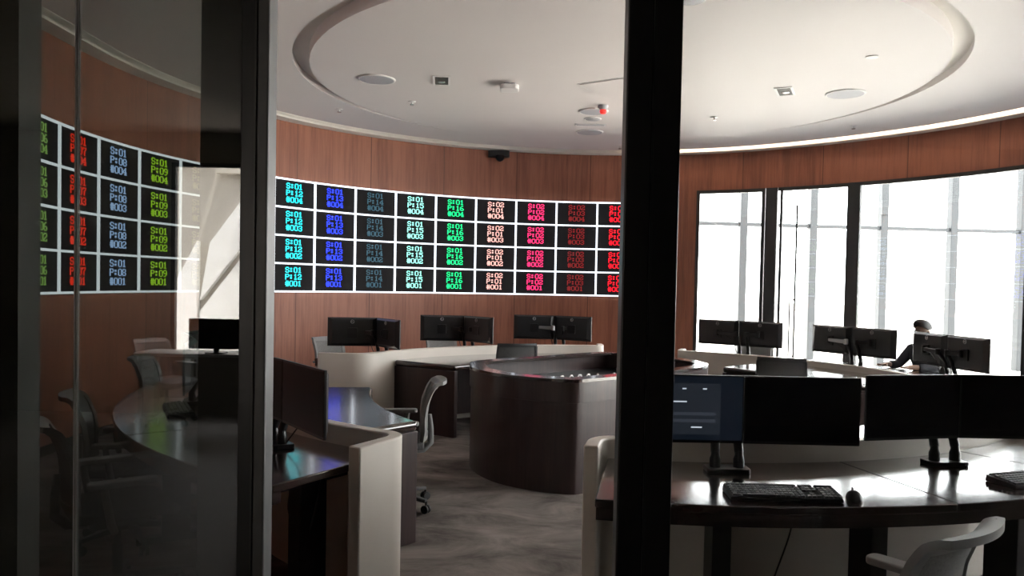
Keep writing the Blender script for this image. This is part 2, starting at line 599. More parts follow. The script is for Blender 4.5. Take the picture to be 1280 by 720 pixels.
# terrace, outer curtain wall
struct('ground', MB().box((20, 30, -0.1), (120, 120, 0.1)), 'paving')
cw = thing('curtain_wall', 'pale grey mullions and transom of the outer glazing beyond the curved window', 'curtain wall', (8, 16.2, -0.05))
def outer(px, z):                 # the outer line stands 16 m off, turned slightly away
    d = ray(px, 300)
    k = 16.0 + (px - 900) * 0.0016
    return Vector((d.x * k, d.y * k, z)) - Vector((8, 16.2, -0.05))
xs = [841, 928, 1015, 1103, 1190, 1277, 1364, 1451, 1538]
for x in xs:
    q = outer(x, 0)
    MB().box((q.x, q.y, 2.35), (0.15, 0.2, 4.7)).build('mullion', 'mullion_grey', cw, bevel=0.01)
for a, b in zip(xs[:-1], xs[1:]):
    p_, q_ = outer(a, 2.93), outer(b, 2.93)
    MB().beam(p_, q_, 0.08, 0.075).build('transom', 'mullion_grey', cw)
bx = outer(1100, 3.35)
MB().box((bx.x, bx.y - 0.15, bx.z), (0.12, 0.1, 0.3)).build('junction_box', 'mullion_grey', cw, bevel=0.01)

# ------------------------------------------------------------------ glazed front between lobby and control room
struct('wall_lobby_left', MB().box((-6.2, -2.0, 1.65), (0.15, 7.5, 3.3)), 'lobby_wall')
struct('wall_lobby_right', MB().box((6.2, -2.0, 1.65), (0.15, 7.5, 3.3)), 'lobby_wall')
bw = MB()
LY = -5.68
wx0, wx1, wz0, wz1 = -3.98, -2.75, 0.72, 2.93
bw.box(((wx0 - 6.2) / 2, LY, 1.65), (wx0 + 6.2, 0.16, 3.3))
bw.box(((wx1 + 6.2) / 2, LY, 1.65), (6.2 - wx1, 0.16, 3.3))
bw.box(((wx0 + wx1) / 2, LY, wz0 / 2), (wx1 - wx0, 0.16, wz0))
bw.box(((wx0 + wx1) / 2, LY, (wz1 + 3.3) / 2), (wx1 - wx0, 0.16, 3.3 - wz1))
struct('wall_lobby_back', bw, 'lobby_wall')
struct('ceiling_lobby', MB().box((0, -2.0, 3.33), (12.5, 7.5, 0.1)), 'lobby_wall')
struct('wall_lobby_front', MB().box((0, FRONT + 0.03, 3.15), (12.4, 0.16, 0.9)), 'pillar_dark')
struct('wall_front_left', MB().box((-3.95, FRONT + 0.03, 1.35), (4.6, 0.16, 2.7)), 'pillar_dark')
struct('wall_front_right', MB().box((4.6, FRONT + 0.03, 1.35), (3.4, 0.16, 2.7)), 'pillar_dark')
struct('window_lobby', MB().box(((wx0 + wx1) / 2, LY + 0.05, wz1 - 0.02), (wx1 - wx0, 0.06, 0.05)).box((wx0 + 0.02, LY + 0.05, (wz0 + wz1) / 2), (0.05, 0.06, wz1 - wz0)).box((wx1 - 0.02, LY + 0.05, (wz0 + wz1) / 2), (0.05, 0.06, wz1 - wz0)), 'window_frame')
struct('wall_courtyard', MB().box((-4.5, -9.2, 2.2), (9, 0.2, 4.4)), 'facade_cream')
shade_plates = MB()  # unseen plates added to cast slanted shadow streaks on the courtyard wall
for xa, xb, dd, zz in ((-6.5, -4.75, .42, 3.6), (-4.75, -4.1, .20, 3.3), (-4.1, -3.85, .5, 3.6), (-3.45, -3.2, .5, 3.9), (-3.85, -2.2, .12, 3.2)):
    shade_plates.box(((xa + xb) / 2, -9.1 + dd / 2, zz), (xb - xa, dd, .06))
struct('trim_streak_shade', shade_plates, 'facade_cream')

# white slanted boards standing in for sun streaks on the cream courtyard wall
streak_boards = MB()
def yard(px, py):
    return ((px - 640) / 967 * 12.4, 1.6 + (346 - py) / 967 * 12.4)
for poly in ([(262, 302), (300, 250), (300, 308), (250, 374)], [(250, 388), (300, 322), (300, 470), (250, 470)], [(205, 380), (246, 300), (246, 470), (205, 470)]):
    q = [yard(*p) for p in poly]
    streak_boards.add([(x, y, z) for y in (-9.1, -8.96) for x, z in q], [(0, 1, 2, 3), (7, 6, 5, 4), (0, 4, 5, 1), (1, 5, 6, 2), (2, 6, 7, 3), (3, 7, 4, 0)])
struct('trim_sun_streaks', streak_boards, 'streak_white')

# left door frame (black stile + steel stile), dark piers seen through the glass
fd = thing('door_frame', 'slim black and brushed steel upright left of the open doorway', 'door frame', (-0.57, FRONT, 0))
MB().box((-0.0145, 0.025, 1.35), (0.033, 0.05, 2.7)).build('black_stile', 'black_frame', fd, bevel=0.003)
MB().box((0.0165, 0.03, 1.35), (0.027, 0.06, 2.7)).build('steel_stile', 'brushed_steel', fd, bevel=0.004)
MB().box((0.0015, 0.002, 1.35), (0.004, 0.012, 2.7)).build('gasket', 'plastic_black', fd)
pd = thing('door_frame', 'wide black double upright right of the open doorway', 'door frame', (0.30, FRONT, 0))
MB().box((-0.030, 0.03, 1.35), (0.058, 0.06, 2.7)).build('door_stile', 'black_frame', pd, bevel=0.004)
MB().box((0.031, 0.024, 1.35), (0.060, 0.05, 2.7)).build('fixed_stile', 'black_frame', pd, bevel=0.004)
MB().box((0.001, 0.005, 1.35), (0.006, 0.02, 2.7)).build('gasket', 'arm_black', pd)
for nm, x0, x1, lab in (('glass_panel', -0.963, -0.602, 'tinted glass pane beside the black upright, joint on its left'),
                        ('glass_panel', -1.70, -0.9635, 'tinted glass pane at the far left edge in front of the dark pier')):
    g = thing(nm, lab, 'glass panel', ((x0 + x1) / 2, FRONT, 0))
    MB().box((0, 0.012, 1.35), (x1 - x0, 0.006, 2.7)).build('pane', 'front_glass', g)
    MB().box(((x1 - x0) / 2 - .003 if x0 < -1.2 else -(x1 - x0) / 2 + .002, 0.012, 1.35), (0.003, 0.008, 2.7)).build('edge_seal', 'seal_grey', g)
g = thing('glass_panel', 'clear glass pane right of the wide black double upright', 'glass panel', (1.65, FRONT, 0))
MB().box((0, 0.02, 1.35), (2.585, 0.010, 2.7)).build('pane', 'clear_glass', g)
struct('trim_pier_left', MB().box((-1.40, 1.8425, 1.35), (0.5, 0.085, 2.7)), 'pillar_dark')
struct('trim_pier_middle', MB().box((-0.664, 1.85, 1.35), (0.130, 0.10, 2.7)), 'pillar_dark')

# ------------------------------------------------------------------ LED video wall
FONT = {'S': '01110 10001 10000 01110 00001 10001 01110', ':': '00000 01100 01100 00000 01100 01100 00000',
        '0': '01110 10001 10001 10001 10001 10001 01110', '1': '00100 01100 00100 00100 00100 00100 01110',
        '2': '01110 10001 00001 00110 01000 10001 11111', '3': '01110 10001 00001 00110 00001 10001 01110',
        '4': '00010 00110 01010 10010 11111 00010 00111', '5': '11111 10000 11110 00001 00001 10001 01110',
        '6': '00110 01000 10000 11110 10001 10001 01110', '7': '11111 10001 00010 00100 00100 00100 00100',
        '8': '01110 10001 10001 01110 10001 10001 01110', '9': '01110 10001 10001 01111 00001 00010 01100',
        'P': '11110 10001 10001 11110 10000 10000 10000', '#': '01010 01010 11111 01010 11111 01010 01010',
        'D': '11110 10001 10001 10001 10001 10001 11110', 'E': '11111 10000 10000 11110 10000 10000 11111',
        'L': '10000 10000 10000 10000 10000 10000 11111'}
def glyphs(mb, lines, pw, ph, pitch, lead, y, th, fat=1.0):
    for li, ln in enumerate(lines):
        x0 = -len(ln) * pitch / 2
        z0 = (len(lines) / 2 - li) * lead
        for ci, ch in enumerate(ln):
            rows = FONT[ch].split()
            for r_, row in enumerate(rows):
                c_ = 0
                while c_ < 5:
                    if row[c_] == '1':
                        e = c_
                        while e < 5 and row[e] == '1':
                            e += 1
                        xa = x0 + ci * pitch + c_ * pw
                        xb = x0 + ci * pitch + e * pw + pw * (fat - 1)
                        zc = z0 - (r_ + 0.5) * ph
                        mb.box(((xa + xb) / 2, y, zc), (xb - xa, th, ph * 0.98))
                        c_ = e
                    else:
                        c_ += 1
    return mb
led = thing('video_wall', 'long curved black LED video wall of lit test cells with white grid lines', 'video wall', (W[0], W[1], 1.44))
LR, CW = 5.30, 7.16
cols = [('01', '05', (0.9, 0.2, 0.6), .5), ('01', '06', (0.5, 0.9, 0.2), .6), ('01', '07', (1, 0.035, 0.01), 1.5), ('01', '08', (0.42, 0.62, 1.0), 1.25),
        ('01', '09', (0.42, 0.80, 0.02), 1.2), ('01', '10', (0.5, 0.4, 0.1), .35), ('01', '11', (0.1, 0.9, 0.4), .8), ('01', '12', (0.0, 0.85, 0.95), 1.4),
        ('01', '13', (0.004, 0.03, 1.0), 1.7), ('01', '14', (0.02, 0.13, 0.20), .55), ('01', '15', (0.34, 1.0, 0.85), 1.25), ('01', '16', (0.0, 0.95, 0.28), 1.2),
        ('02', '01', (1.0, 0.50, 0.44), 1.15), ('02', '02', (1.0, 0.03, 0.16), 1.4), ('02', '03', (0.30, 0.012, 0.014), .75), ('02', '04', (1.0, 0.006, 0.02), 1.5)]
a_start = 110.4 + 12 * CW
def led_a(i):                     # the run left of the pillar is set a little further round
    return a_start - i * CW + (2.0 if i < 5.75 else 0.0)
for i, (s_, p_, colr, es) in enumerate(cols):
    mt = mat('led_text_%s_%s' % (s_, p_), (0.02, 0.02, 0.02), 0.5, emit=colr, es=es * 1.45)
    ac = R(led_a(i + 0.5))
    for row in range(4):
        b = MB()
        b.box((0, 0.028, 0.1875), (0.662, 0.05, 0.371))
        pn = b.build('display_panel', 'led_black', led)
        pn.location = (LR * math.cos(ac), LR * math.sin(ac), row * 0.375)
        pn.rotation_euler = (0, 0, ac - PI / 2)
        t = glyphs(MB(), ['S:' + s_, 'P:' + p_, '#00%d' % (row + 1)], 0.0120, 0.0108, 0.067, 0.092, -0.002, 0.006, 1.08)
        to = t.build('panel_text', mt, pn)
        to.location = (0, 0, 0.19)
a_end = a_start - 16 * CW
for row in range(5):
    MB().ann((0, 0), LR - 0.012, LR + 0.005, R(a_end), R(led_a(0)), row * 0.375 - 0.011, row * 0.375 + 0.011, 64).build('grid_line', 'led_line', led, smooth=True)
for i in range(17):
    a = R(led_a(i))
    MB().box(((LR - .005) * math.cos(a), (LR - .005) * math.sin(a), 0.75), (0.018, 0.026, 1.5), a).build('grid_line', 'led_line', led)
tag(led, led['label'], 'video wall')
# dome camera on the wood wall
p = at_z(608, 190, 3.62)
dc = thing('security_camera', 'small black dome camera on the wood wall under the ceiling edge', 'camera', wp(106.6, -0.09, 3.62))
MB().rbox((0, 0, 0.03), (0.34, 0.12, 0.10), 0.03).build('bracket', 'plastic_black', dc, bevel=0.01)
MB().lathe([(0.07, 0.0), (0.068, -0.04), (0.05, -0.075), (0.02, -0.092), (0.003, -0.095)], (0.02, -0.05, 0.0), 16).build('dome', 'screen_black', dc, smooth=True)

# ------------------------------------------------------------------ curved workstations
def offset_path(path, th):
    L_, R_ = [], []
    n = len(path)
    for i in range(n):
        p0 = Vector(path[max(i - 1, 0)])
        p1 = Vector(path[min(i + 1, n - 1)])
        d = (p1 - p0).normalized()
        nn = Vector((-d.y, d.x))
        q = Vector(path[i])
        L_.append(q + nn * th / 2)
        R_.append(q - nn * th / 2)
    return L_, R_
def strip(path, th, z0, z1):
    L_, R_ = offset_path(path, th)
    n = len(path)
    mb = MB()
    vs_ = []
    for a, b in zip(L_, R_):
        vs_ += [(a.x, a.y, z0), (b.x, b.y, z0), (b.x, b.y, z1), (a.x, a.y, z1)]
    fs = []
    for i in range(n - 1):
        k, l = 4 * i, 4 * i + 4
        for j in range(4):
            jj = (j + 1) % 4
            fs.append((k + j, l + j, l + jj, k + jj))
    fs += [(3, 2, 1, 0), (4 * n - 4, 4 * n - 3, 4 * n - 2, 4 * n - 1)]
    return mb.add(vs_, fs)
def pol(c, r, deg):
    return Vector((c[0] + r * math.cos(R(deg)), c[1] + r * math.sin(R(deg))))
def rounded(pts, rad, n=8):       # round the corners of an open polyline where it turns sharply
    out = [pts[0]]
    for i in range(1, len(pts) - 1):
        a, b, c = pts[i - 1], pts[i], pts[i + 1]
        d1, d2 = (a - b).normalized(), (c - b).normalized()
        if d1.dot(d2) > -0.9:
            p1, p2 = b + d1 * rad, b + d2 * rad
            for k in range(n + 1):
                t = k / n
                out.append(p1 * (1 - t) ** 2 + b * 2 * t * (1 - t) + p2 * t * t)
        else:
            out.append(b)
    return out + [pts[-1]]
DT = 0.75                         # desk height
def pod(c, rp, ro, ri, a0, a1, ia0, ia1, seams, legs, wing0, wing1, labs, wdir0=None, wdir1=None, th=0.07, PT=0.85):
    """a0<a1 degrees: extent of the partition; wings turn outward at both ends"""
    mid = (a0 + a1) / 2
    base = pol(c, rp, mid)
    # partition
    rc = rp - th / 2
    arc = [pol(c, rc, a0 + (a1 - a0) * k / 40) for k in range(41)]
    def wing(a, L_, wd):
        d = Vector((math.cos(R(a)), math.sin(R(a)))) if wd is None else Vector(wd).normalized()
        return pol(c, rc, a) + d * L_
    # drop arc points near the corners so that the corner can be rounded
    rad = 0.13
    core = [q for q in arc[1:-1] if (q - arc[0]).length > rad + .03 and (q - arc[-1]).length > rad + .03]
    path = rounded([wing(a0, wing0, wdir0), arc[0]] + core + [arc[-1], wing(a1, wing1, wdir1)], rad)
    o = strip(path, th, 0.0, PT).build('curved_partition', 'cream_panel', None, bevel=0.008, smooth=True, origin=(base.x, base.y, 0))
    tag(o, labs[0], 'partition', 'curved partitions of the four workstation groups')
    # outer desk
    rm = (rp + ro) / 2
    b2 = pol(c, rm, mid)
    d = thing('curved_desk', labs[1], 'desk', (b2.x, b2.y, 0), 0, 'outer curved desks of the workstation groups')
    cc = (c[0] - b2.x, c[1] - b2.y)
    cuts = [a0 + 1.2] + list(seams) + [a1 - 1.2]
    for k in range(len(cuts) - 1):
        g = 0.03
        MB().ann(cc, rp + 0.004, ro, R(cuts[k] + g), R(cuts[k + 1] - g), DT - 0.035, DT, 14).build('worktop', 'desk_wood', d, bevel=0.006, smooth=True)
    MB().ann(cc, ro - 0.05, ro - 0.006, R(a0 + 1.3), R(a1 - 1.3), DT - 0.085, DT - 0.0355, 40).build('edge_rail', 'desk_wood', d, smooth=True)
    for a in legs:
        lg = MB()
        u = Vector((math.cos(R(a)), math.sin(R(a))))
        for r0_, r1_ in ((rp + 0.18, ro - 0.12),):
            p0, p1 = Vector(cc) + u * r0_, Vector(cc) + u * r1_
            lg.beam((p0.x, p0.y, 0.02), (p1.x, p1.y, 0.02), 0.07, 0.04)
            lg.beam((p0.x, p0.y, DT - 0.06), (p1.x, p1.y, DT - 0.06), 0.07, 0.05)
            m_ = (p0 + p1) / 2
            lg.box((m_.x, m_.y, 0.37), (0.16, 0.08, 0.66), R(a))
        lg.build('leg', 'black_frame', d, bevel=0.004)
    rr = rp - th
    rif = ri if callable(ri) else (lambda t: ri)
    b3 = pol(c, (rif(R((ia0 + ia1) / 2)) + rr) / 2, (ia0 + ia1) / 2)
    e = thing('inner_desk', labs[2], 'desk', (b3.x, b3.y, 0), 0, 'dark inner desks along the partitions')
    cc = (c[0] - b3.x, c[1] - b3.y)
    MB().ann(cc, ri, rr - 0.004, R(ia0), R(ia1), DT - 0.06, DT, 30).build('worktop', 'desk_wood', e, bevel=0.022, smooth=True, seg=4)
    for a, s_ in ((ia0, 1), (ia1, -1)):
        MB().ann(cc, ri, rr - 0.006, R(a), R(a + s_ * 1.5), 0, DT - 0.061, 2).build('end_panel', 'console_wood', e, bevel=0.006)
    MB().ann(cc, rr - 0.12, rr - 0.10, R(ia0 + 1.6), R(ia1 - 1.6), 0.08, DT - 0.061, 30).build('modesty_panel', 'console_wood', e, smooth=True)

C0 = (1.0, 6.5)
# front right group
pod(C0, 2.74, 3.50, 2.02, 258, 318, 266, 312, [283.5, 301], [268.5, 281, 296, 311], 0.26, 0.3,
    ['white curved partition behind the large foreground monitors, its end beside the black upright',
     'dark wood curved desk in the right foreground carrying keyboard and mouse',
     'dark inner desk hidden behind the large foreground monitors'])
# left group
pod(C0, 3.13, 3.87, lambda t: 2.13 + .24 * (max(0, math.degrees(t) - 188) / 40.8) ** 1.6, 176, 240.6, 188, 228.8, [197, 218], [182, 196, 211, 226, 237], 0.30, 0.37,
    ['white curved partition in the left foreground with a rounded end and tall wing',
     'dark glossy curved desk at left foreground reflecting blue light',
     'dark inner desk with blue sheen behind the left foreground white partition'])
# back group
C1 = (1.2, 6.75)
pod(C1, 3.03, 3.72, 2.13, 91, 155, 98, 146.5, [108, 130], [95, 112, 130, 150], 0.3, 0.48,
    ['long cream curved partition in front of the wood wall under the video wall',
     'outer curved desk behind the long cream partition at the back wall',
     'dark inner desk with an upright end panel before the long cream partition'], wdir1=(-1, -0.06))
# back right group
C2 = (0.9, 7.0)
pod(C2, 3.0, 3.72, 1.93, -8, 66, -4, 44, [15, 40], [0, 20, 40, 60], 0.3, 0.3,
    ['pale curved partition in front of the bright window wall',
     'outer curved desk by the windows where the seated person works',
     'dark inner desk behind the foreground monitors, towards the windows'], PT=0.81)

# ------------------------------------------------------------------ central console
def smooth_poly(pts, it=2):
    for _ in range(it):
        q = []
        for i in range(len(pts)):
            a, b = Vector(pts[i]), Vector(pts[(i + 1) % len(pts)])
            q += [a * .75 + b * .25, a * .25 + b * .75]
        pts = q
    return pts
con = [(-.37, 6.86), (-.32, 6.52), (-.13, 6.17), (.16, 5.95), (.47, 5.84), (.56, 5.88), (1.15, 6.38), (1.74, 6.95), (1.90, 7.35), (1.76, 7.78), (1.42, 8.16), (1.12, 8.42), (.93, 8.36), (.35, 7.78), (-.24, 7.26), (-.36, 7.08)]
cb = Vector((0.75, 7.1))
def shrink(pts, d):
    n = len(pts)
    out = []
    for i in range(n):
        t = (Vector(pts[(i + 1) % n]) - Vector(pts[i - 1])).normalized()
        out.append(Vector(pts[i]) + Vector((-t.y, t.x)) * d)
    return out
outline = [Vector(p) - cb for p in smooth_poly([Vector(p) for p in con])]
co = thing('central_console', 'large dark wood curved console in the middle of the carpet', 'console', (cb.x, cb.y, 0))
MB().prism([tuple(p) for p in shrink(outline, 0.012)], 0.0, 0.70).build('body', 'console_wood', co, smooth=True)
def loopwall(outer, inner, z0, z1):
    n = len(outer)
    vs_ = []
    for a, b in zip(outer, inner):
        vs_ += [(a.x, a.y, z0), (b.x, b.y, z0), (b.x, b.y, z1), (a.x, a.y, z1)]
    fs = []
    for i in range(n):
        k, l = 4 * i, 4 * ((i + 1) % n)
        for j in range(4):
            jj = (j + 1) % 4
            fs.append((k + j, l + j, l + jj, k + jj))
    return MB().add(vs_, fs)
loopwall(outline, shrink(outline, 0.05), 0.703, 0.86).build('top_band', 'console_wood', co, smooth=True)
loopwall(shrink(outline, -0.004), shrink(outline, 0.13), 0.86, 0.885).build('rim', 'desk_wood', co, bevel=0.006, smooth=True)
MB().prism([tuple(p) for p in shrink(outline, 0.052)], 0.701, 0.715).build('well_floor', 'black_frame', co)
# equipment lying in the well
def rack(loc, rz, label):
    t = thing('cable_tray', label, 'cable tray', loc, rz)
    MB().box((0, 0, 0.03), (0.62, 0.14, 0.06)).build('tray', 'plastic_black', t, bevel=0.006)
    s_ = MB()
    for k in range(7):
        s_.box((-0.26 + k * 0.085, 0.0, 0.072), (0.06, 0.05, 0.022))
    s_.build('sockets', 'white_plastic', t, bevel=0.004)
    c_ = MB()
    rnd = random.Random(3)
    for k in range(6):
        x = -0.28 + k * 0.1
        c_.tube([(x, -0.05, 0.065), (x + 0.05, -0.03 + rnd.uniform(-.02, .02), 0.11), (x + 0.12, 0.03, 0.10), (x + 0.16, 0.06, 0.062)], 0.007, 6)
    c_.build('cables', 'white_plastic', t, smooth=True)
rack((0.52, 6.66, 0.715), 0.62, 'black tray with pale sockets and cables lying in the console top, left part')
rack((1.08, 7.02, 0.715), 0.62, 'black tray with pale sockets and cables lying in the console top, right part')

# ------------------------------------------------------------------ monitors and arms
def make_monitor(ui=False):
    t = thing('monitor', '', 'monitor')
    w, h_ = 0.535, 0.315
    b = MB()
    b.rbox((0, 0, 0), (w, h_, 0.012), 0.004, M=Matrix.Rotation(PI / 2, 4, 'X'))
    b.build('bezel', 'plastic_black', t, bevel=0.001)
    MB().box((0, -0.0065, 0.003), (w - 0.012, 0.002, h_ - 0.022)).build('screen', 'ui_navy' if ui else 'screen_black', t)
    bk = MB()                        # tapered rear housing
    f = [(-w / 2 + .004, 0.006, -h_ / 2 + .004), (w / 2 - .004, 0.006, -h_ / 2 + .004), (w / 2 - .004, 0.006, h_ / 2 - .004), (-w / 2 + .004, 0.006, h_ / 2 - .004)]
    g_ = [(-w / 2 + .05, 0.034, -h_ / 2 + .03), (w / 2 - .05, 0.034, -h_ / 2 + .03), (w / 2 - .05, 0.034, h_ / 2 - .02), (-w / 2 + .05, 0.034, h_ / 2 - .02)]
    bk.add(f + g_, [(0, 3, 2, 1), (4, 5, 6, 7), (0, 1, 5, 4), (1, 2, 6, 5), (2, 3, 7, 6), (3, 0, 4, 7)])
    bk.build('rear_housing', 'monitor_back', t, bevel=0.004)
    Mx = Matrix.Rotation(-PI / 2, 4, 'X')
    lg = MB()
    lg.tube([(0.019 * math.cos(2 * PI * k / 24), 0.037, 0.112 + 0.019 * math.sin(2 * PI * k / 24)) for k in range(24)], 0.0022, 6, closed=True)
    gl = glyphs(MB(), ['DELL'], 0.0014, 0.0019, 0.0080, 0.013, 0.0, 0.003, 1.1)
    lg.add([(-x, 0.0355 + y * 0, z + 0.112) for x, y, z in gl.v], gl.f)
    lg.add([(-x, 0.038, z + 0.112) for x, y, z in gl.v], gl.f)
    lg.build('logo', 'logo_silver', t)
    MB().rbox((0, 0.042, -0.01), (0.11, 0.11, 0.014), 0.008, M=Matrix.Rotation(PI / 2, 4, 'X')).build('mount_plate', 'arm_black', t, bevel=0.002)
    if ui:
        MB().box((-0.03, -0.0085, 0.0), (0.38, 0.002, 0.235)).build('login_window', 'ui_slate', t)
        for z_ in (-0.022, -0.054):
            MB().box((0.02, -0.010, z_), (0.235, 0.002, 0.014)).build('input_field', 'ui_bar', t)
        for x_, z_, w_, hh in ((-0.04, 0.034, 0.085, 0.006), (-0.105, 0.02, 0.02, 0.005), (-0.01, 0.094, 0.018, 0.006), (0.085, 0.094, 0.018, 0.006), (0.05, -0.084, 0.05, 0.006)):
            MB().box((x_, -0.0105, z_), (w_, 0.002, hh)).build('screen_text', 'ui_text', t)
    return t
def make_arm(silver=True):
    """local: -y towards the user, z=0 on the desk"""
    t = thing('monitor_stand', '', 'monitor stand')
    MB().rbox((-.07, 0, 0.011), (0.20, 0.11, 0.022), 0.02).build('base_plate', 'arm_black', t, bevel=0.004)
    for s_ in (-1, 1):
        x0 = s_ * 0.055 - 0.07
        MB().lathe([(0.026, 0.02), (0.026, 0.06), (0.02, 0.075), (0.018, 0.10)], (x0, 0, 0), 14).build('post', 'arm_black', t, smooth=True)
        MB().tube([(x0, 0.0, 0.09), (x0 - s_ * .003, 0.025, 0.16), (x0, 0.055, 0.22), (x0 + s_ * .01, 0.095, 0.285)], [0.022, 0.021, 0.019, 0.018], 10).build('lower_arm', 'arm_black', t, smooth=True)
        ue = (s_ * 0.262, 0.058, 0.29)
        ua = MB()
        ua.beam((x0 + s_ * .01, 0.105, 0.285), ue, 0.030, 0.042, 0.026, 0.034)
        ua.lathe([(0.024, -0.03), (0.024, 0.03)], (x0 + s_ * .01, 0.10, 0.285), 12)
        ua.build('upper_arm', 'arm_silver' if (silver and s_ == 1) else 'arm_black', t, bevel=0.005)
        MB().lathe([(0.02, -0.035), (0.02, 0.035)], ue, 12).build('tilt_head', 'arm_black', t, smooth=True)
    MB().tube([(0.0, 0.02, 0.03), (0.015, 0.07, 0.10), (0.03, 0.09, 0.2), (0.16, 0.07, 0.27)], 0.004, 6).build('cable', 'plastic_black', t, smooth=True)
    return t
proto = {'mon': None, 'ui': None, 'arm': None, 'arms': None}
def get(kind, loc, rz, label, group):
    if proto[kind] is None:
        o = {'mon': lambda: make_monitor(), 'ui': lambda: make_monitor(True), 'arm': lambda: make_arm(False), 'arms': lambda: make_arm(True)}[kind]()
        proto[kind] = o
        o.location = loc
        o.rotation_euler = (0, 0, rz)
        o['label'] = label
        o['group'] = group
        return o
    return dup(proto[kind], loc, rz, label, group)
def station(c, r, deg, where, face=None, ui=False, silver=False, tilt=4, rzd=None, yaws=None):
    """a dual monitor arm with two monitors, screens facing outward (away from the centre)"""
    p_ = pol(c, r, deg)
    face = deg if face is None else face
    rzd = face + 90 if rzd is None else rzd          # local -y -> outward
    get('arms' if silver else 'arm', (p_.x, p_.y, DT), R(rzd), 'black dual arm stand on the desk, holding %s' % where[2], 'dual arm monitor stands')
    for k, s_ in enumerate((-1, 1)):
        a = R(rzd - s_ * tilt if yaws is None else yaws[k])
        q = p_ + Vector((math.cos(a), math.sin(a))) * (s_ * 0.269)
        get('ui' if (ui and k == 0) else 'mon', (q.x, q.y, DT + 0.29), a, where[k], 'flat black desk monitors')
# front right pod: screens face the camera
station(C0, 2.93, 271.6, ['large foreground monitor with a dim login screen beside the black upright',
                          'large blank foreground monitor over the keyboard, right of the login screen',
                          'the login screen pair'], rzd=0, ui=True, tilt=1)
station(C0, 2.95, 294.5, ['large blank foreground monitor right of the gap with the bright glint',
                          'large blank foreground monitor cut by the right edge of the photo',
                          'the foreground pair at the right edge'], rzd=7, tilt=6.5)
# left pod
station(C0, 3.385, 230.8, ['farther monitor of the shadowed pair on the left desk, partly behind the steel upright',
                          'nearer monitor of the shadowed pair on the left desk, close to the white wing',
                          'the shadowed pair by the white wing'], face=217, silver=True, tilt=1)
station(C0, 3.40, 203, ['farther monitor of the middle pair along the left desk behind the steel upright',
                        'nearer monitor of the middle pair along the left desk behind the steel upright',
                        'the pair midway along the left'], tilt=6, silver=True)
station(C0, 3.40, 184, ['farther monitor of the last pair at the far end of the left desk',
                        'nearer monitor of the last pair at the far end of the left desk',
                        'the last pair at its far left end'], tilt=6)
# back pod: the backs face the camera
for a, r_, yw, w3 in ((146.2, 3.06, (126, 189), 'leftmost'), (122.5, 3.16, (134, 183.5), 'middle'), (100.5, 3.3, (148, 176.5), 'rightmost')):
    station(C1, r_ + .17, a, ['right monitor of the %s pair seen from behind over the cream partition' % w3,
                        'left monitor of the %s pair seen from behind over the cream partition' % w3,
                        'the %s pair over the cream partition' % w3], rzd=(yw[0] + yw[1]) / 2, yaws=yw, silver=(a == 100.5))
for a, w3 in ((53.9, 'leftmost'), (29.0, 'middle'), (6.9, 'rightmost')):
    station(C2, 3.30, a, ['right monitor of the %s dark pair silhouetted against the windows' % w3,
                        'left monitor of the %s dark pair silhouetted against the windows' % w3,
                        'the %s pair against the windows' % w3], silver=(w3 == 'middle'), tilt=2)

# ------------------------------------------------------------------ keyboards and mice
def make_keyboard():
    t = thing('keyboard', '', 'keyboard')
    b = MB()
    vs_ = [(-.225, -.075, 0), (.225, -.075, 0), (.225, .075, 0), (-.225, .075, 0), (-.225, -.075, .014), (.225, -.075, .014), (.222, .072, .028), (-.222, .072, .028)]
    b.add(vs_, [(0, 3, 2, 1), (4, 5, 6, 7), (0, 1, 5, 4), (1, 2, 6, 5), (2, 3, 7, 6), (3, 0, 4, 7)])
    b.build('case', 'plastic_black', t, bevel=0.004)
    k = MB()
    tl = math.atan2(.014, .147)
    Mt = Matrix.Rotation(tl, 4, 'X')
    for row in range(6):
        y = -.062 + row * .0225 + (.006 if row == 5 else 0)
        z = .0205 + (y + .075) * math.tan(tl)
        x = -.214
        for cidx in range(15):
            w_ = .0165
            if row == 0 and 4 <= cidx <= 8:
                if cidx == 4:
                    k.box((x + .045, y, z), (.095, .0165, .009), M=Mt)
            else:
                k.box((x + w_ / 2, y, z), (w_, .0165, .009), M=Mt)
            x += .0192
        for cidx in range(3):
            if row not in (2, ) and not (row == 1 and cidx != 1):
                k.box((.090 + cidx * .0192, y, z), (.0165, .0165, .009), M=Mt)
        for cidx in range(4):
            k.box((.157 + cidx * .0185, y, z), (.0162, .0165, .009), M=Mt)
    k.build('keys', 'key_grey', t, bevel=0.0015)
    MB().tube([(-.1, .073, .012), (-.11, .12, .006), (-.16, .17, .005), (-.18, .22, .005)], .002, 6).build('cable', 'plastic_black', t, smooth=True)
    return t
